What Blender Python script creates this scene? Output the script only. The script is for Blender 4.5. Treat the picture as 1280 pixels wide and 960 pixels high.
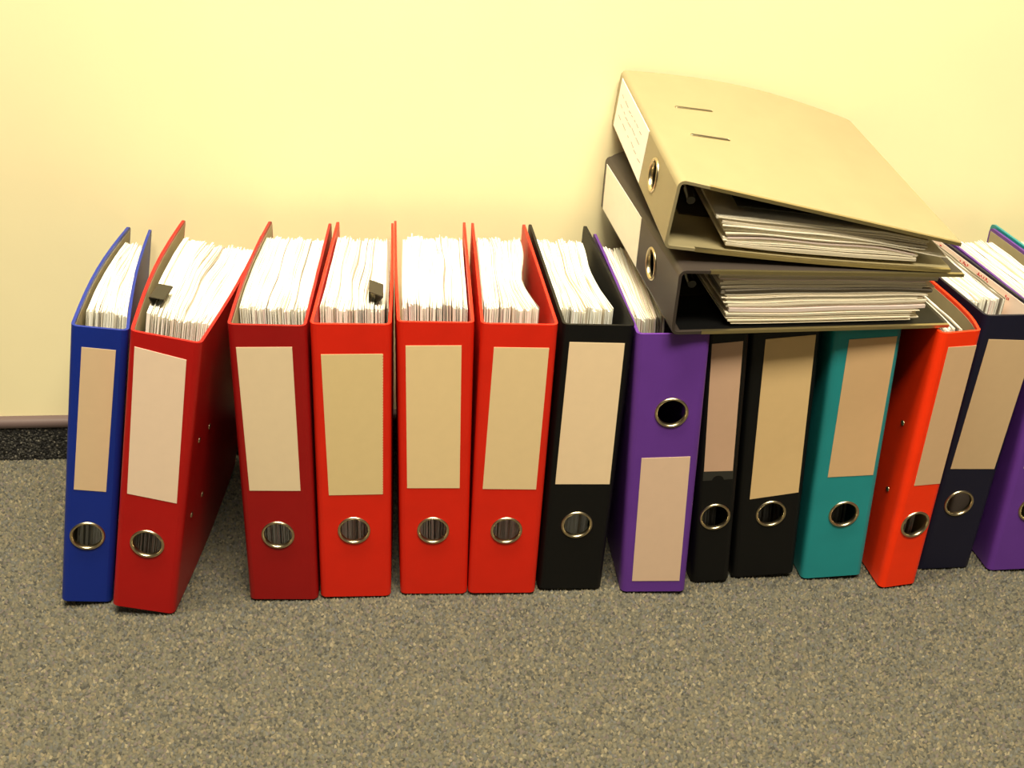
import bpy, bmesh, math, random
import numpy as np
from mathutils import Vector, Matrix

for o in list(bpy.data.objects):
    bpy.data.objects.remove(o)
S = bpy.context.scene
C = S.collection

# ------------------------------------------------------------------ camera
cd = bpy.data.cameras.new('camera')
cam = bpy.data.objects.new('camera', cd)
C.objects.link(cam)
right = Vector((0.99375, -0.10477, 0.03853))
down = Vector((-0.015711, -0.472988, -0.880929))
fwd = Vector((0.110519, 0.874817, -0.471678))
m = Matrix((right, -down, -fwd)).transposed().to_4x4()
m.translation = Vector((0, -1.17627, 0.72805))
cam.matrix_world = m
cd.sensor_width = 36.0
cd.lens = 0.99753 * 36.0
cd.clip_start = 0.01
S.camera = cam

# ------------------------------------------------------------------ light
w = bpy.data.worlds.new('world')
S.world = w
w.use_nodes = True
w.node_tree.nodes['Background'].inputs[0].default_value = (1.0, 0.88, 0.66, 1)
w.node_tree.nodes['Background'].inputs[1].default_value = 0.07


def area(name, loc, target, sx, sy, power, col):
    ld = bpy.data.lights.new(name, 'AREA')
    ld.shape = 'RECTANGLE'
    ld.size = sx
    ld.size_y = sy
    ld.energy = power
    ld.color = col
    lo = bpy.data.objects.new(name, ld)
    C.objects.link(lo)
    lo.location = loc
    lo.rotation_euler = (Vector(target) - Vector(loc)).to_track_quat('-Z', 'Y').to_euler()
    return lo


area('ceiling_lamp_light', (-0.25, -0.50, 2.45), (-0.25, -0.45, 0), 1.2, 0.30, 66, (1.0, 0.92, 0.71))
area('far_ceiling_lamp_light', (0.3, -1.28, 2.45), (0.2, -0.3, 0.2), 1.2, 0.5, 92, (1.0, 0.92, 0.73))
area('rear_fill_light', (0.3, -3.4, 2.45), (0.1, -1.0, 0), 1.2, 0.6, 5, (1.0, 0.92, 0.73))  # weak fill added behind the camera to brighten the front faces

S.view_settings.view_transform = 'Standard'
S.view_settings.look = 'None'
S.view_settings.gamma = 1.0
S.view_settings.use_curve_mapping = False
S.view_settings.exposure = 0.0


# ------------------------------------------------------------------ materials
def lin(r, g, b):
    def f(c):
        c /= 255.0
        return c / 12.92 if c <= 0.04045 else ((c + 0.055) / 1.055) ** 2.4
    return (f(r), f(g), f(b), 1)


def mat(name, col, rough=0.5, metal=0.0, bump=0.0, bscale=900, vary=0.0, vscale=40, coat=0.0, spec=0.5):
    mt = bpy.data.materials.new(name)
    mt.use_nodes = True
    nt = mt.node_tree
    p = nt.nodes['Principled BSDF']
    p.inputs['Base Color'].default_value = col
    p.inputs['Roughness'].default_value = rough
    p.inputs['Metallic'].default_value = metal
    p.inputs['Specular IOR Level'].default_value = spec
    tc = nt.nodes.new('ShaderNodeTexCoord')
    if vary:
        n = nt.nodes.new('ShaderNodeTexNoise')
        n.inputs['Scale'].default_value = vscale
        n.inputs['Detail'].default_value = 4
        nt.links.new(tc.outputs['Object'], n.inputs['Vector'])
        r = nt.nodes.new('ShaderNodeValToRGB')
        r.color_ramp.elements[0].position = 0.3
        r.color_ramp.elements[1].position = 0.7
        r.color_ramp.elements[0].color = tuple(c * (1 - vary) for c in col[:3]) + (1,)
        r.color_ramp.elements[1].color = tuple(min(1, c * (1 + vary)) for c in col[:3]) + (1,)
        nt.links.new(n.outputs['Fac'], r.inputs['Fac'])
        nt.links.new(r.outputs['Color'], p.inputs['Base Color'])
    if bump:
        n2 = nt.nodes.new('ShaderNodeTexNoise')
        n2.inputs['Scale'].default_value = bscale
        n2.inputs['Detail'].default_value = 3
        nt.links.new(tc.outputs['Object'], n2.inputs['Vector'])
        b = nt.nodes.new('ShaderNodeBump')
        b.inputs['Strength'].default_value = bump
        b.inputs['Distance'].default_value = 0.001
        nt.links.new(n2.outputs['Fac'], b.inputs['Height'])
        nt.links.new(b.outputs['Normal'], p.inputs['Normal'])
    return mt


def attr_mat(name, rough=0.9, bump=0.0):
    mt = bpy.data.materials.new(name)
    mt.use_nodes = True
    nt = mt.node_tree
    p = nt.nodes['Principled BSDF']
    p.inputs['Roughness'].default_value = rough
    p.inputs['Specular IOR Level'].default_value = 0.15
    a = nt.nodes.new('ShaderNodeAttribute')
    a.attribute_name = 'tint'
    nt.links.new(a.outputs['Color'], p.inputs['Base Color'])
    return mt


def cover_mat(name, rgb, rough=0.42, vary=0.05):
    return mat(name, lin(*rgb), rough, spec=0.3, bump=0.12, bscale=1400, vary=vary, vscale=25)


M = {
    'wall': mat('wall_paint', lin(242, 227, 178), 0.85, bump=0.08, bscale=160, vary=0.02, vscale=6),
    'trim': mat('trim_plastic', lin(98, 80, 76), 0.55),
    'carpet_base': mat('carpet_backing', lin(78, 74, 60), 1.0, bump=0.6, bscale=600, vary=0.5, vscale=420),
    'skirt_base': mat('skirting_carpet', lin(42, 40, 36), 1.0, bump=0.6, bscale=600, vary=0.5, vscale=420),
    'tuft': attr_mat('carpet_pile', 1.0),
    'paper': attr_mat('paper', 0.85),
    'metal': mat('nickel', lin(200, 185, 150), 0.28, metal=1.0),
    'guard': mat('worn_brass_steel', lin(190, 176, 132), 0.4, metal=1.0),
    'dark_metal': mat('dark_metal', lin(120, 112, 96), 0.35, metal=1.0),
    'lining': mat('grey_lining', lin(168, 156, 122), 0.7, vary=0.05, vscale=60),
    'blue': cover_mat('blue_cloth', (16, 42, 134)),
    'crimson': cover_mat('crimson_cloth', (176, 16, 14)),
    'maroon': cover_mat('maroon_cloth', (150, 14, 14)),
    'red': cover_mat('red_cloth', (214, 34, 12)),
    'orange': cover_mat('orange_red_cloth', (246, 52, 6)),
    'black': cover_mat('black_cloth', (6, 6, 6), rough=.5),
    'purple': cover_mat('purple_cloth', (98, 52, 142)),
    'teal': cover_mat('teal_cloth', (34, 138, 140)),
    'navy': cover_mat('navy_cloth', (20, 20, 40)),
    'taupe': cover_mat('dark_taupe_cloth', (60, 52, 46)),
    'grey': cover_mat('warm_grey_cloth', (153, 140, 104), vary=0.03),
    'black_steel': mat('black_steel', lin(40, 36, 26), 0.4),
    'ink': mat('ink', lin(120, 100, 90), 0.8),
    'red_ink': mat('red_ink', lin(190, 40, 36), 0.8),
    'lid_dark': mat('added_lid_dark', lin(40, 36, 28), 0.6),
    'holder': mat('label_holder_plastic', lin(44, 44, 40), 0.3),
    'slot_dark': mat('slot_shadow', lin(60, 50, 30), 0.9),
}
_lab = {}


def label_mat(rgb):
    if rgb not in _lab:
        _lab[rgb] = mat('label_paper_%d' % len(_lab), lin(min(250, rgb[0] * 1.01), min(246, rgb[1] * 1.02), min(236, rgb[2] * 1.10)), 0.75, vary=0.015, vscale=80)
    return _lab[rgb]


# ------------------------------------------------------------------ mesh helpers
def mesh_obj(name, verts, faces, material, parent=None, smooth=None, tint=None):
    me = bpy.data.meshes.new(name)
    me.from_pydata([tuple(v) for v in verts], [], faces)
    bm = bmesh.new()
    bm.from_mesh(me)
    bmesh.ops.recalc_face_normals(bm, faces=bm.faces)
    bm.to_mesh(me)
    bm.free()
    if tint is not None:
        at = me.attributes.new('tint', 'FLOAT_COLOR', 'POINT')
        at.data.foreach_set('color', np.asarray(tint, dtype=np.float32).ravel())
    me.materials.append(material)
    if smooth is not None:
        me.shade_smooth()
        me.set_sharp_from_angle(angle=math.radians(smooth))
    o = bpy.data.objects.new(name, me)
    C.objects.link(o)
    if parent is not None:
        o.parent = parent
    return o


def box(x0, x1, y0, y1, z0, z1):
    v = [(x, y, z) for x in (x0, x1) for y in (y0, y1) for z in (z0, z1)]
    f = [(0, 1, 3, 2), (4, 6, 7, 5), (0, 4, 5, 1), (2, 3, 7, 6), (0, 2, 6, 4), (1, 5, 7, 3)]
    return v, f


def tube(path, r, n=8, closed=False):
    """tube along a list of points -> verts, faces"""
    P = [Vector(p) for p in path]
    V, F = [], []
    k = len(P)
    for i, p in enumerate(P):
        a = P[(i - 1) % k] if (closed or i > 0) else P[i]
        b = P[(i + 1) % k] if (closed or i < k - 1) else P[i]
        t = (b - a).normalized()
        ref = Vector((0, 0, 1)) if abs(t.z) < 0.9 else Vector((1, 0, 0))
        u = t.cross(ref).normalized()
        v = t.cross(u)
        for j in range(n):
            an = 2 * math.pi * j / n
            V.append(p + r * (math.cos(an) * u + math.sin(an) * v))
    for i in range(k if closed else k - 1):
        for j in range(n):
            a, b = i * n, ((i + 1) % k) * n
            F.append((a + j, a + (j + 1) % n, b + (j + 1) % n, b + j))
    if not closed:
        F.append(tuple(range(n)))
        F.append(tuple(range((k - 1) * n, k * n)))
    return V, F


def merge(parts):
    V, F = [], []
    for v, f in parts:
        o = len(V)
        V += list(v)
        F += [tuple(i + o for i in q) for q in f]
    return V, F


# ------------------------------------------------------------------ room
def structure(o):
    o['kind'] = 'structure'
    return o


v, f = box(-2.6, 2.8, 0.004, 0.104, -0.02, 2.6)
structure(mesh_obj('wall_back', v, f, M['wall']))
v, f = box(-2.6, 2.8, -3.6, 0.05, -0.05, -0.0035)
floor = structure(mesh_obj('floor', v, f, M['carpet_base']))
v, f = box(-2.6, 2.8, -0.0055, 0.006, -0.004, 0.0455)
skirt = structure(mesh_obj('baseboard_back', v, f, M['skirt_base']))
# plastic capping strip with a rounded nose
prof = [(0.006, 0.0455), (-0.0075, 0.0455), (-0.0085, 0.0465), (-0.0085, 0.0520), (-0.0070, 0.0552), (-0.0040, 0.0570), (0.006, 0.0570)]
v = [(x, y, z) for x in (-2.6, 2.8) for (y, z) in prof]
n = len(prof)
f = [(i, (i + 1) % n, (i + 1) % n + n, i + n) for i in range(n)] + [tuple(range(n)), tuple(range(n, 2 * n))]
structure(mesh_obj('trim_1', v, f, M['trim'], smooth=50))


def tufts(name, parent, us, vs, place, h, rad, palette, weights, seed):
    """cut-pile yarn tips: little leaning five-point tufts"""
    rg = np.random.default_rng(seed)
    U, V = np.meshgrid(us, vs)
    U = U.ravel()
    V = V.ravel()
    k = len(U)
    du = us[1] - us[0]
    U = U + rg.uniform(-.55, .55, k) * du
    V = V + rg.uniform(-.55, .55, k) * du
    R = rad * rg.uniform(.7, 1.35, k)
    A = rg.uniform(0, 6.28, k)
    H = h * rg.uniform(.55, 1.0, k)
    TX = rg.normal(0, .5, k) * rad
    TY = rg.normal(0, .5, k) * rad
    pts = np.zeros((k, 5, 3))
    for j in range(4):
        pts[:, j, 0] = U + R * np.cos(A + j * math.pi / 2)
        pts[:, j, 1] = V + R * np.sin(A + j * math.pi / 2)
    pts[:, 4, 0] = U + TX
    pts[:, 4, 1] = V + TY
    pts[:, 4, 2] = H
    pts = place(pts.reshape(-1, 3))
    base = (np.arange(k) * 5)[:, None, None]
    tri = np.array([[0, 1, 4], [1, 2, 4], [2, 3, 4], [3, 0, 4]])[None]
    T = (base + tri).reshape(-1)
    me = bpy.data.meshes.new(name)
    me.vertices.add(k * 5)
    me.vertices.foreach_set('co', pts.astype(np.float32).ravel())
    nl = len(T)
    me.loops.add(nl)
    me.loops.foreach_set('vertex_index', T.astype(np.int32))
    me.polygons.add(nl // 3)
    me.polygons.foreach_set('loop_start', np.arange(0, nl, 3, dtype=np.int32))
    me.update(calc_edges=True)
    pal = np.array([lin(*c) for c in palette])
    idx = rg.choice(len(palette), k, p=weights)
    col = pal[idx]
    col[:, :3] *= rg.uniform(.85, 1.15, (k, 1))
    at = me.attributes.new('tint', 'FLOAT_COLOR', 'POINT')
    at.data.foreach_set('color', np.repeat(col, 5, axis=0).astype(np.float32).ravel())
    me.materials.append(M['tuft'])
    o = bpy.data.objects.new(name, me)
    C.objects.link(o)
    o.parent = parent
    o['kind'] = 'stuff'
    return o


PAL = [(98, 93, 78), (88, 85, 75), (108, 99, 80), (70, 68, 62), (96, 88, 82), (122, 113, 92), (90, 89, 84)]
WT = [.28, .22, .16, .12, .08, .05, .09]
tufts('carpet_pile', floor, np.arange(-0.95, 1.25, 0.0027), np.arange(-0.85, -0.006, 0.0027),
      lambda p: p + np.array([0, 0, -0.0037]), 0.0036, 0.0020, PAL, WT, 3)
PAL2 = [(66, 64, 58), (50, 48, 46), (88, 84, 76), (36, 35, 34), (116, 110, 98)]
tufts('skirting_pile', skirt, np.arange(-0.95, 1.25, 0.0027), np.arange(0.001, 0.0445, 0.0027),
      lambda p: np.stack([p[:, 0], -0.0053 - p[:, 2] * .8, p[:, 1]], 1), 0.0030, 0.0019, PAL2, [.3, .3, .2, .12, .08], 5)


# ------------------------------------------------------------------ lever arch binder
TH = 0.0029
RR = 0.0065


class Binder:
    def __init__(s, w, h, d=0.290, aL=0.0, aR=0.0, bL=0.0, bR=0.0, fL=None, fR=None):
        s.w, s.h, s.d, s.aL, s.aR, s.bL, s.bR, s.fL, s.fR = w, h, d, aL, aR, bL, bR, fL, fR

    def x(s, side, y, zf=0.5):
        """outer x of the cover at depth y"""
        t = min(1, max(0, (y - RR) / (s.d - RR)))
        if side < 0:
            e = s.fL(t, zf) if s.fL else s.aL * t + s.bL * math.sin(math.pi * t)
            return -s.w / 2 + e
        e = s.fR(t, zf) if s.fR else s.aR * t + s.bR * math.sin(math.pi * t)
        return s.w / 2 + e


def cover_mesh(B, side, off=0.0, y_from=None, margin=0.0, thick=TH, nz=None):
    """board from the hinge fold to the free edge; off shifts it inward (lining)"""
    pts = []
    r = RR
    if y_from is None:
        for k in range(5):
            a = k / 4 * math.pi / 2
            pts.append(('a', a))
        ys = list(np.linspace(r + 0.004, B.d - 0.007, 9 if not B.fR else 26)) + [B.d - 0.003, B.d - 0.0008, B.d]
    else:
        ys = list(np.linspace(y_from, B.d - margin, 12 if not B.fR else 60))
    pts += [('y', y) for y in ys]
    nz = nz or (7 if (B.fL or B.fR) else 2)
    V, F = [], []
    for kind, q in pts:
        for lay in (0, 1):
            o = off + thick * lay
            for j in range(nz):
                zf = j / (nz - 1)
                if kind == 'a':
                    rr = max(r - o, 0.001)
                    x = side * (B.w / 2 - r + rr * math.sin(q))
                    y = r - rr * math.cos(q)
                    e = 0
                else:
                    y = q
                    x = B.x(side, y, zf) - side * o
                    dd = max(0, 0.007 - (B.d - y)) / 0.007
                    e = 0.007 * (1 - math.sqrt(max(0, 1 - dd * dd))) if y_from is None else 0
                z = margin + e + (B.h - 2 * (margin + e)) * zf
                V.append((x, y, z))
    k = len(pts)
    row = 2 * nz
    for i in range(k - 1):
        for j in range(nz - 1):
            a, b = i * row + j, (i + 1) * row + j
            F.append((a, a + 1, b + 1, b))
            F.append((a + nz, b + nz, b + nz + 1, a + nz + 1))
        a, b = i * row, (i + 1) * row
        F.append((a, b, b + nz, a + nz))
        F.append((a + nz - 1, a + 2 * nz - 1, b + 2 * nz - 1, b + nz - 1))
    for i in (0, k - 1):
        for j in range(nz - 1):
            a = i * row + j
            F.append((a, a + nz, a + nz + 1, a + 1))
    return V, F


def spine_mesh(B, hole, rh=0.0146):
    X = B.w / 2 - RR + 0.0002
    hx, hz = hole
    angs = [2 * math.pi * k / 44 for k in range(44)]
    for cx in (-X, X):
        for cz in (0, B.h):
            angs.append(math.atan2(cz - hz, cx - hx) % (2 * math.pi))
    angs = sorted(set(round(a, 6) for a in angs))
    V, F = [], []
    n = len(angs)
    for y in (0, TH):
        for a in angs:
            V.append((hx + rh * math.cos(a), y, hz + rh * math.sin(a)))
        for a in angs:
            c, s = math.cos(a), math.sin(a)
            t = 1e9
            if c > 1e-9: t = min(t, (X - hx) / c)
            if c < -1e-9: t = min(t, (-X - hx) / c)
            if s > 1e-9: t = min(t, (B.h - hz) / s)
            if s < -1e-9: t = min(t, -hz / s)
            V.append((hx + t * c, y, hz + t * s))
    for i in range(n):
        j = (i + 1) % n
        F.append((i, j, n + j, n + i))
        F.append((2 * n + i, 3 * n + i, 3 * n + j, 2 * n + j))
        F.append((i, 2 * n + i, 2 * n + j, j))
        F.append((n + i, n + j, 3 * n + j, 3 * n + i))
    return V, F


def ring_mesh(hole, r0=0.0140, r1=0.0170):
    """pressed eyelet: rounded lip on the spine and a short sleeve through it"""
    hx, hz = hole
    prof = [(r1, 0.0), (r1 - 0.0002, -0.0009), (r1 - 0.0009, -0.0015), ((r0 + r1) / 2, -0.0017), (r0 + 0.0007, -0.0013), (r0, -0.0004), (r0, 0.0032), (r0 + 0.0005, 0.0032), (r0 + 0.0005, 0.0)]
    n, k = 48, len(prof)
    V, F = [], []
    for i in range(n):
        a = 2 * math.pi * i / n
        for (r, y) in prof:
            V.append((hx + r * math.cos(a), y, hz + r * math.sin(a)))
    for i in range(n):
        for j in range(k):
            a, b = i * k, ((i + 1) % n) * k
            F.append((a + j, a + (j + 1) % k, b + (j + 1) % k, b + j))
    return V, F


def slab_poly(poly, y0, y1):
    n = len(poly)
    V = [(x, y0, z) for x, z in poly] + [(x, y1, z) for x, z in poly]
    F = [tuple(range(n)), tuple(range(2 * n - 1, n - 1, -1))]
    F += [(i, i + n, (i + 1) % n + n, (i + 1) % n) for i in range(n)]
    return V, F


def dome(c, axis, r, hgt):
    """rivet head: low dome on a cover (axis = +-1 along x)"""
    V, F = [], []
    n = 14
    for k, (q, e) in enumerate(((1.0, -0.0005), (1.0, .2), (.8, .7), (.45, 1.0))):
        for j in range(n):
            a = 2 * math.pi * j / n
            V.append((c[0] + axis * (hgt * e if e > 0 else e), c[1] + r * q * math.cos(a), c[2] + r * q * math.sin(a)))
    for k in range(3):
        for j in range(n):
            F.append((k * n + j, k * n + (j + 1) % n, (k + 1) * n + (j + 1) % n, (k + 1) * n + j))
    F.append(tuple(range(3 * n, 4 * n)))
    F.append(tuple(range(n)))
    return V, F


def papers(B, name, parent, seed, n=75, y0=(0.051, 0.051), y1=0.25, z0=0.006, zt=None, gl=None, gr=None, wob=0.0012,
           zj=0.0014, yj=0.005, ye=0.006, white=(250, 246, 232), dark=0.06, groups=None, gap=0.16, stations=9, nzs=2):
    rg = random.Random(seed)
    zt = zt if zt is not None else B.h - 0.0070
    gl = gl or (lambda t: 0.0015)
    gr = gr or (lambda t: 0.0015)
    ws = [rg.choice((0.35, 0.6, 0.6, 1.0, 1.0, 1.5, 2.2)) for _ in range(n)]
    tot = sum(ws)
    acc = 0
    V, F, T = [], [], []
    ph = [rg.uniform(0, 6.28) for _ in range(6)]
    gz = 0
    for i in range(n):
        s0 = acc / tot
        acc += ws[i]
        s1 = (acc - gap * min(ws[i], 1.2)) / tot
        sm = (s0 + s1) / 2
        ya = y0[0] + (y0[1] - y0[0]) * sm + rg.uniform(0, yj)
        yb = y1 + rg.uniform(-ye, ye * .4)
        if groups:
            yb += groups(sm)
        if rg.random() < .12:
            gz = rg.uniform(-2.2, 1.2) * zj
        top = zt + rg.uniform(-1, 1) * zj + gz
        bot = z0 + rg.uniform(0, 1) * zj
        flare = rg.uniform(-1, 1) * 0.0011
        q = rg.random()
        c = list(lin(*white))
        if q < .10: c = list(lin(226, 214, 190))
        elif q < .15: c = list(lin(236, 216, 206))
        elif q < .15 + dark: c = list(lin(150, 140, 124))
        k0 = rg.uniform(.90, 1.0)
        c = [c[0] * k0, c[1] * k0, c[2] * k0, 1]
        base = len(V)
        for k in range(stations):
            u = k / (stations - 1)
            y = ya + (yb - ya) * u
            t = y / B.d
            for j in range(nzs):
                zf = j / (nzs - 1)
                xl = B.x(-1, y, zf) + TH + gl(t)
                xr = B.x(1, y, zf) - TH - gr(t)
                wv = wob * (math.sin(5 * u + ph[0] + 5 * sm) + .6 * math.sin(11 * u + ph[1] + 9 * sm)) * math.sin(math.pi * sm)
                wv += flare * max(0, 1 - u * 7)
                for sx in (s0, s1):
                    z = bot + (top - bot) * zf + (0.0005 * math.sin(17 * u + ph[2] + 3 * i) if zf > .5 else 0)
                    V.append((xl + (xr - xl) * sx + wv, y, z))
                    T.append(c)
        row = 2 * nzs
        for k in range(stations - 1):
            a, b = base + k * row, base + (k + 1) * row
            for j in range(nzs - 1):
                p = 2 * j
                F.append((a + p, b + p, b + p + 2, a + p + 2))
                F.append((a + p + 1, a + p + 3, b + p + 3, b + p + 1))
            F.append((a, a + 1, b + 1, b))
            e = row - 2
            F.append((a + e, b + e, b + e + 1, a + e + 1))
        for a in (base, base + (stations - 1) * row):
            for j in range(nzs - 1):
                p = a + 2 * j
                F.append((p, p + 1, p + 3, p + 2))
    o = mesh_obj(name, V, F, M['paper'], parent, tint=T)
    o['kind'] = 'stuff'
    o['label'] = 'thick wad of white filed papers'
    return o


def build(B, outer, label, labels=(), hole=(0, .085), lining=(), group='binders standing in a row along the wall', rivets=(), serrate=False, lining_mat=None):
    root = bpy.data.objects.new('lever_arch_binder', None)
    root.empty_display_size = 0.05
    C.objects.link(root)
    root['label'] = label
    root['category'] = 'binder'
    root['group'] = group
    v, f = spine_mesh(B, hole)
    mesh_obj('spine', v, f, outer, root)
    for side in (-1, 1):
        v, f = cover_mesh(B, side)
        c = mesh_obj('cover', v, f, outer, root, smooth=35)
        if side in lining:
            v, f = cover_mesh(B, side, off=TH - 0.0001, y_from=RR + 0.003, margin=0.004, thick=0.0004)
            l = mesh_obj('lining', v, f, lining_mat or M['lining'], c)
            l['label'] = 'black inner lining' if lining_mat else 'pale grey paper lining'
    for poly, rgb in labels:
        poly = list(poly)
        if serrate:
            (ax, az), (bx, bz), (cx, cz), (dx, dz) = poly
            teeth = []
            k = 52
            for i in range(k):
                for q, o in ((0.1, 0), (0.35, 0.0007), (0.65, 0.0007), (0.9, 0)):
                    u = (i + q) / k
                    teeth.append((bx + (cx - bx) * u + o, bz + (cz - bz) * u))
            poly = [(ax, az)] + teeth + [(dx, dz)]
        v, f = slab_poly(poly, -0.0004, 0.0002)
        l = mesh_obj('spine_label', v, f, label_mat(rgb), root)
        l['label'] = 'blank tan paper label'
    v, f = ring_mesh(hole)
    r = mesh_obj('finger_ring', v, f, M['metal'], root, smooth=60)
    r['label'] = 'round nickel finger ring'
    for (side, y, z) in rivets:
        x = B.x(side, y)
        v, f = dome((x, y, z), side, 0.0030, 0.0013)
        mesh_obj('rivet', v, f, M['metal'], root, smooth=60)
    return root


def stand(root, B, x, y, yaw, lean):
    c, s = math.cos(yaw), math.sin(yaw)
    cl, sl = math.cos(lean), math.sin(lean)
    mm = Matrix(((cl * c, s, sl * c, x), (-cl * s, c, -sl * s, y), (-sl, 0, cl, abs(B.w / 2 * sl)), (0, 0, 0, 1)))
    root.matrix_world = mm
    return root


def quad(a, b, c, d):
    return [a, b, c, d]


# blue, narrow, wedge shaped, leaning right
B1 = Binder(0.0500, .317, d=.284, aL=.026, aR=.002, bL=-.006, bR=-.004)
o = build(B1, M['blue'], 'narrow dark blue lever arch binder leaning at the end of the row',
          [(quad((-.0148, .2964), (.0149, .2962), (.0130, .1385), (-.0168, .1395)), (213, 182, 132))], (-.0023, .084), (-1, 1))
stand(o, B1, -.3283, -.2999, -.1293, .1815)
papers(B1, 'paper_stack', o, 1, n=46, y1=.245, gl=lambda t: .0035, gr=lambda t: .0010)

# crimson, leaning right against the next
B2 = Binder(.0640, .3205, aL=-.022, aR=.005, bL=-.006, bR=.003)
o = build(B2, M['crimson'], 'crimson lever arch binder leaning hard to the right beside the blue one',
          [(quad((-.0262, .3055), (.0200, .3015), (.0236, .1412), (-.0239, .1435)), (238, 208, 166))], (-.0013, .0861), (-1,),
          rivets=[(1, .031, .198), (1, .071, .190), (1, .031, .107), (1, .071, .105)])
stand(o, B2, -.2673, -.3182, .0666, .1898)
papers(B2, 'paper_stack', o, 2, n=70, y1=.252, gl=lambda t: .005 + .003 * t, gr=lambda t: .0012, wob=.0016)

# maroon
B3 = Binder(.0722, .3225, aL=-.003, aR=-.0035, bL=-.004, bR=0)
o = build(B3, M['maroon'], 'dark maroon lever arch binder upright beside the wide shadowy gap',
          [(quad((-.0289, .2994), (.0225, .3010), (.0236, .1398), (-.0269, .1394)), (226, 200, 150))], (-.0016, .0847), (-1,))
stand(o, B3, -.1255, -.3037, .0438, .0166)
papers(B3, 'paper_stack', o, 3, n=84, gl=lambda t: .002, gr=lambda t: .0015)

# bright red, serrated label
B4 = Binder(.0752, .3225, aL=.0095, aR=.0005, bL=0, bR=.001)
o = build(B4, M['red'], 'bright red lever arch binder whose label has a perforated edge and sits lower',
          [(quad((-.0282, .2912), (.0293, .2926), (.0288, .1321), (-.0251, .1316)), (218, 190, 126))], (-.0005, .0873), (), serrate=True)
stand(o, B4, -.0492, -.3037, .009, .0184)
papers(B4, 'paper_stack', o, 4, n=84, gl=lambda t: .002, gr=lambda t: .0015, wob=.0016)

B5 = Binder(.0728, .3240, aL=-.0160, aR=-.0045, bL=-.001, bR=0)
o = build(B5, M['red'], 'bright red lever arch binder standing between two other bright red binders',
          [(quad((-.0282, .2995), (.0247, .3005), (.0258, .1378), (-.0278, .1375)), (226, 196, 134))], (-.001, .0843))
stand(o, B5, .0345, -.3032, .0506, .0035)
papers(B5, 'paper_stack', o, 5, n=84, gl=lambda t: .002 + .006 * t, gr=lambda t: .0018, wob=.0016)

B6 = Binder(.0738, .3225, aL=.0044, aR=-.0055, bL=0, bR=0)
o = build(B6, M['red'], 'bright red lever arch binder standing next to a wide black binder',
          [(quad((-.0235, .2983), (.0295, .2984), (.0282, .1358), (-.0270, .1363)), (224, 194, 134))], (.0004, .0837))
stand(o, B6, .1086, -.3072, .0232, .0197)
papers(B6, 'paper_stack', o, 6, n=80, gl=lambda t: .0015, gr=lambda t: .006 + .012 * math.exp(-((t - .42) / .2) ** 2), wob=.0016)

B7 = Binder(.0706, .3195, aL=-.0025, aR=-.0035, bL=0, bR=.001)
o = build(B7, M['black'], 'wide black lever arch binder between the last bright red and the purple binder',
          [(quad((-.0274, .3012), (.0267, .3009), (.0295, .1379), (-.0277, .1378)), (232, 202, 150))], (-.0002, .0859))
stand(o, B7, .1842, -.3044, .0144, .0242)
papers(B7, 'paper_stack', o, 7, n=74, gl=lambda t: .001, gr=lambda t: .007 + .008 * math.exp(-((t - .5) / .25) ** 2), wob=.0014)

B8 = Binder(.0715, .3135, aL=-.0195, aR=-.024, bL=.001, d=.287)
o = build(B8, M['purple'], 'purple lever arch binder standing upside down with its label below the finger ring',
          [(quad((-.0227, .1735), (.0271, .1752), (.0282, .0148), (-.0237, .0148)), (216, 182, 142))], (.0041, .2268), (-1,))
stand(o, B8, .2751, -.3153, .097, -.0384)
papers(B8, 'paper_stack', o, 8, n=40, gl=lambda t: .003, gr=lambda t: .034 - .020 * t, y1=.255)

B9 = Binder(.0430, .3075, d=.282)
o = build(B9, M['black'], 'narrow black lever arch binder with a label holder beside the purple one',
          [(quad((-.0164, .2973), (.0146, .2985), (.0152, .1465), (-.0156, .1478)), (204, 164, 124))], (-.0002, .0882))
arc = [(.0065 * math.cos(a), .1415 - .0065 + .0065 * math.sin(a)) for a in np.linspace(.15, math.pi - .15, 9)]
v, f = slab_poly([(-.0162, .148), (-.0162, .1360)] + [(-.0100, .1360)] + arc[::-1] + [(.0100, .1360), (.0158, .1360), (.0158, .148)], -0.0003, 0.0002)
mesh_obj('label_holder', v, f, M['holder'], o)
stand(o, B9, .3439, -.3017, .0386, -.07)
papers(B9, 'paper_stack', o, 9, n=34)

B10 = Binder(.0720, .3050, d=.282)
o = build(B10, M['black'], 'wide black lever arch binder under the stack next to the teal one',
          [(quad((-.0212, .2986), (.0294, .3000), (.0301, .1108), (-.0230, .1062)), (220, 184, 120))], (.002, .085))
stand(o, B10, .4067, -.2964, .0347, -.0764)
papers(B10, 'paper_stack', o, 10, n=60)

B11 = Binder(.0700, .3110, d=.284, aR=-.003)
o = build(B11, M['teal'], 'teal lever arch binder standing under the stacked binders',
          [(quad((-.0196, .3005), (.0292, .3010), (.0283, .1360), (-.0214, .1368)), (210, 170, 114))], (.0027, .0866))
stand(o, B11, .4855, -.3030, .030, -.066)
papers(B11, 'paper_stack', o, 11, n=60)

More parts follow.
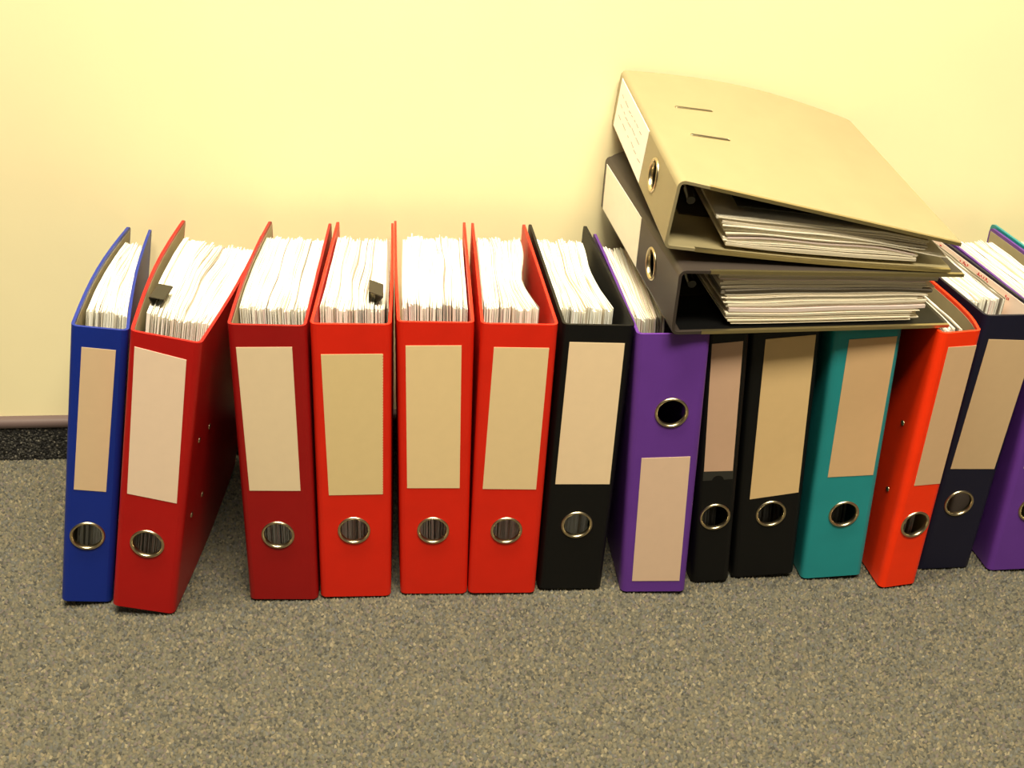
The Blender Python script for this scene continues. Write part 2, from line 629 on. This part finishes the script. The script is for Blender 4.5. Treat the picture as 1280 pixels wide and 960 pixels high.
B12 = Binder(.0455, .3165, d=.287, fR=lambda t, zf: .012 * (1 - math.exp(-9 * t)) + .0310 * t, fL=lambda t, zf: .0312 * t)
o = build(B12, M['orange'], 'narrow orange-red lever arch binder turned to show its side with rivets',
          [(quad((-.0124, .3011), (.0192, .3005), (.0190, .1358), (-.0121, .1369)), (206, 168, 118))], (.0013, .0846), (-1, 1),
          rivets=[(-1, .031, .1972), (-1, .030, .1139), (-1, .071, .1972), (-1, .071, .1139)])
stand(o, B12, .5575, -.3205, -.118, -.0184)
papers(B12, 'paper_stack', o, 12, n=26, gl=lambda t: .001, gr=lambda t: .007 + .009 * (1 - math.exp(-9 * t)), y0=(.018, .018), zt=.3125)

B13 = Binder(.0640, .3210, d=.282)
o = build(B13, M['navy'], 'dark navy lever arch binder between the orange-red and the far purple one',
          [(quad((-.0219, .2947), (.0298, .2920), (.0262, .1355), (-.0249, .1375)), (196, 164, 114))], (-.0037, .091), rivets=[(1, .031, .1374)])
stand(o, B13, .6252, -.2926, .0039, -.0105)
papers(B13, 'paper_stack', o, 13, n=56, gl=lambda t: .001, gr=lambda t: .009 - .005 * t, zt=.3155)
# inside of the right cover: pale pink sheet with red print near its top edge
cv = [c for c in o.children if c.name.startswith('cover')][1]
v, f = cover_mesh(B13, 1, off=TH - 0.0001, y_from=RR + 0.003, margin=0.003, thick=0.0006)
sh = mesh_obj('lining', v, f, mat('pink_paper', lin(246, 222, 206), .8), cv)
sh['label'] = 'pale pink lining with red print'
rg = random.Random(77)
parts = []
for yy, k in ((.060, 3), (.105, 9), (.150, 7), (.215, 4), (.245, 3)):
    for q in range(k):
        a = yy + q * .0028
        z = .3165 - rg.uniform(.0, .004)
        x = B13.x(1, a) - TH - .0009
        parts.append(box(x, x + .0008, a, a + rg.uniform(.0010, .0022), z - rg.uniform(.002, .004), z))
v, f = merge(parts)
rp = mesh_obj('red_print', v, f, M['red_ink'], o)
rp['kind'] = 'stuff'

B14 = Binder(.0720, .3160, d=.282, aL=-.003)
o = build(B14, M['purple'], 'purple lever arch binder next to the dark navy one, at the end of the row',
          [(quad((-.026, .300), (.026, .300), (.026, .140), (-.026, .140)), (206, 174, 132))], (-.002, .085), (-1, 1))
stand(o, B14, .712, -.3014, .05, -.05)
papers(B14, 'paper_stack', o, 14, n=66, gl=lambda t: .002, gr=lambda t: .011, zt=.308)

B15 = Binder(.0720, .3220, d=.282)
o = build(B15, M['teal'], 'teal binder of which only a cover edge shows behind the far purple one',
          [(quad((-.026, .300), (.026, .300), (.026, .140), (-.026, .140)), (206, 174, 132))], (0, .085))
stand(o, B15, .7862, -.2975, .05, -.05)
papers(B15, 'paper_stack', o, 15, n=60, zt=.308)


# ------------------------------------------------------------------ two binders lying on top
def lay(root, B, FL, BL, FR):
    FL, BL, FR = Vector(FL), Vector(BL), Vector(FR)
    zl = (BL - FL).normalized()
    yl = (FR - FL)
    yl = (yl - zl * yl.dot(zl)).normalized()
    xl = yl.cross(zl)
    og = FL + xl * (B.w / 2)
    mm = Matrix((xl, yl, zl)).transposed().to_4x4()
    mm.translation = og
    root.matrix_world = mm
    return root


def mechanism(B, root):
    x0 = B.x(-1, .05, .3) + TH
    g = mesh_obj('lever_mechanism', *box(x0, x0 + .0018, .030, .076, .075, .235), M['dark_metal'], root)
    g['label'] = 'metal lever arch mechanism'
    for z in (.112, .192):
        path = []
        for k in range(13):
            a = math.pi * k / 12
            path.append((x0 + .046 * math.sin(a) ** .7, .053 - .020 * math.cos(a), z))
        v, f = tube(path, .0016, 8)
        mesh_obj('arch', v, f, M['metal'], g, smooth=60)
    v, f = tube([(x0 + .004, .034, .175), (x0 + .012, .033, .150), (x0 + .030, .030, .085), (x0 + .036, .029, .060), (x0 + .034, .027, .045)], .0022, 8)
    mesh_obj('lever', v, f, M['metal'], g, smooth=60)
    v, f = tube([(x0 + .035, .028, .058), (x0 + .034, .0265, .040), (x0 + .033, .026, .034)], .0042, 10)
    mesh_obj('lever_grip', v, f, M['black_steel'], g, smooth=60)


def guard(B, side, root, y_from=.030):
    """metal strip folded over the bottom edge of a cover"""
    V, F = [], []
    ys = np.linspace(y_from, B.d - .001, 12)
    for y in ys:
        x = B.x(side, y, 0.0)
        for dx, z in ((.0002, .0035), (.0002, -.0004), (-TH - .0002, -.0004), (-TH - .0002, .0035)):
            V.append((x + side * dx, y, z))
    for k in range(11):
        for j in range(4):
            F.append((4 * k + j, 4 * k + (j + 1) % 4, 4 * k + 4 + (j + 1) % 4, 4 * k + 4 + j))
    F += [(0, 1, 2, 3), (44, 45, 46, 47)]
    mesh_obj('edge_guard', V, F, M['guard'], root)['label'] = 'thin metal strip along the cover edge'


def f16(t, zf):
    return zf * .0192 * math.sin(math.pi * min(1, t) ** .75) - .009 * t * (1 - zf) - .004 * zf * t


B16 = Binder(.0665, .316, d=.284, fR=f16, fL=lambda t, zf: 0.0)
o = build(B16, M['taupe'], 'dark taupe lever arch binder lying flat under the pale grey one',
          [(quad((-.0275, .306), (.0275, .306), (.0275, .140), (-.0275, .140)), (250, 240, 206))], (0, .088), (-1, 1), lining_mat=M['black'],
          group='binders lying on top of the row')
lay(o, B16, (.2570, -.3235, .3185), (.2465, -.0160, .3350), (.5416, -.3200, .3185))
mechanism(B16, o)
for sd in (-1, 1):
    guard(B16, sd, o)
papers(B16, 'paper_stack', o, 16, n=30, y0=(.056, .040), y1=.262, z0=.006, zt=.30, gl=lambda t: .003, gr=lambda t: .0008,
       wob=.0010, zj=.003, yj=.007, ye=.010, white=(246, 234, 208), gap=.22, stations=14, nzs=6, groups=lambda s: .012 * s - .012)

B17 = Binder(.0665, .316, d=.283, fR=lambda t, zf: -.036 * t + zf * (.011 * math.sin(math.pi * t) + .006 * t), fL=lambda t, zf: -.003 * math.sin(math.pi * t))
o = build(B17, M['grey'], 'pale warm grey lever arch binder lying on top of the stack',
          [(quad((-.0275, .303), (.0275, .303), (.0275, .136), (-.0275, .136)), (252, 248, 222))], (.002, .086), (),
          group='binders lying on top of the row')
lay(o, B17, (.2436, -.3110, .4010), (.2525, -.0060, .4330), (.5286, -.3065, .3790))
mechanism(B17, o)
for sd in (-1, 1):
    guard(B17, sd, o)
papers(B17, 'paper_stack', o, 17, n=22, y0=(.060, .044), y1=.262, z0=.005, zt=.30, gl=lambda t: .003,
       gr=lambda t: max(.0045, .030 * (1 - t * 1.15)), wob=.0016, zj=.003, yj=.006, ye=.006, white=(248, 238, 214), gap=.2, stations=14, nzs=4,
       groups=lambda s: (-.016 if s < .42 else (.014 if s < .62 else -.008)))
# added dark sheet that darkens the gap below the lid
V, F = [], []
for k in range(12):
    y = .062 + (.225 - .062) * k / 11
    for z in (.008, .298):
        for e in (0, .0006):
            V.append((B17.x(1, y, z / .316) - TH - max(.002, .012 * (1 - k / 8)) - e, y, z))
for k in range(11):
    a, b = 4 * k, 4 * k + 4
    F += [(a, b, b + 2, a + 2), (a + 1, a + 3, b + 3, b + 1), (a, a + 1, b + 1, b), (a + 2, b + 2, b + 3, a + 3)]
F += [(0, 2, 3, 1), (44, 45, 47, 46)]
mesh_obj('lid_dark_sheet', V, F, M['lid_dark'], o)['label'] = 'added dark sheet under the lid'
# wire ends of the arches in their slots in the lid
for z in (.128, .206):
    y0, y1, hw = .040, .082, .0016
    path = []
    for k in range(9):
        a = -math.pi / 2 + math.pi * k / 8
        path.append((y1 - hw + hw * math.cos(a), z + hw * math.sin(a)))
    for k in range(9):
        a = math.pi / 2 + math.pi * k / 8
        path.append((y0 + hw + hw * math.cos(a), z + hw * math.sin(a)))
    path = [(y, zz + .10 * (y - y0)) for y, zz in path]
    P3 = [(B17.x(1, y, zz / .316) + .0004, y, zz) for y, zz in path]
    v, f = tube(P3, .0006, 6, closed=True)
    g = mesh_obj('ring_slot', v, f, M['metal'], o, smooth=60)
    g['label'] = 'thin metal-edged slot in the lid'
    n = len(P3)
    V = P3 + [(x - .0006, y, zz) for x, y, zz in P3]
    F = [tuple(range(n)), tuple(range(2 * n - 1, n - 1, -1))] + [(i, i + n, (i + 1) % n + n, (i + 1) % n) for i in range(n)]
    mesh_obj('slot_opening', V, F, M['slot_dark'], g)
# faint handwriting on the grey binder's label
rg = random.Random(5)
parts = []
for cx in (-.010, .002, .013):
    z = .285
    while z > .16:
        L = rg.uniform(.006, .02)
        e = rg.uniform(-.0015, .0015)
        parts.append(slab_poly([(cx + e, z), (cx + e + .0005, z), (cx + e * .2 + .0005, z - L), (cx + e * .2, z - L)], -.0006, -.0003))
        z -= L + rg.uniform(.002, .016)
v, f = merge(parts)
lab17 = [c for c in o.children if c.name.startswith('spine_label')][0]
mesh_obj('handwriting', v, f, M['ink'], lab17)


# ------------------------------------------------------------------ black foldback clips on the papers
def clip(label, wt, L, hgt, base, rootmat):
    """triangular foldback clip: flat back on top, two cheeks closing on the sheets"""
    t = .0006
    prof = [(-.0012, 0), (-.0022, -.0008), (-.0024, .0004), (-wt / 2, hgt - .001), (-wt / 2 + .001, hgt), (wt / 2 - .001, hgt),
            (wt / 2, hgt - .001), (.0024, .0004), (.0022, -.0008), (.0012, 0)]
    inner = [(.0004, .0006), (.0014, .0014), (wt / 2 - t * 1.4, hgt - .0012), (wt / 2 - .0014, hgt - t), (-wt / 2 + .0014, hgt - t), (-wt / 2 + t * 1.4, hgt - .0012), (-.0014, .0014), (-.0004, .0006)]
    ring = prof + inner
    n = len(ring)
    V = [(x, -L / 2, z) for x, z in ring] + [(x, L / 2, z) for x, z in ring]
    F = [(i, (i + 1) % n, (i + 1) % n + n, i + n) for i in range(n - 1)]
    ends = [(0, 1, 2, 16, 17), (2, 3, 15, 16), (3, 4, 14, 15), (4, 5, 13, 14), (5, 6, 12, 13), (6, 7, 11, 12), (7, 8, 9, 10, 11)]
    # inner list runs right -> left, so mirror the pairing
    ends = []
    li = {17: -1}
    left = [(0, 1, 2, 16, 17), (2, 3, 15, 16), (3, 4, 14, 15)]
    rgt = [(9, 8, 7, 11, 10), (7, 6, 12, 11), (6, 5, 13, 12)]
    ends = left + rgt + [(4, 5, 13, 14)]
    F += ends + [tuple(i + n for i in e) for e in ends] + [(n - 1, 0, n, 2 * n - 1)]
    o = mesh_obj('binder_clip', V, F, M['black_steel'])
    o.matrix_world = rootmat @ Matrix.Translation(base)
    o['label'] = label
    o['category'] = 'clip'
    o['group'] = 'black clips on the papers'
    return o


bpy.context.view_layer.update()
binders = [x for x in C.objects if x.name.startswith('lever_arch_binder')]
clip('black foldback clip on the papers of the leaning crimson binder', .0150, .033, .0125, (-.0262, .086, .3105), binders[1].matrix_world)
clip('black foldback clip on the papers of the binder with the perforated label', .0150, .031, .0155, (.0160, .079, .3110),
     binders[3].matrix_world @ Matrix.Translation((.0182, .079, 0)) @ Matrix.Translation((0, 0, .3085)) @ Matrix.Rotation(.35, 4, 'Y') @ Matrix.Translation((0, 0, -.3085)) @ Matrix.Translation((-.0182, -.079, 0)))
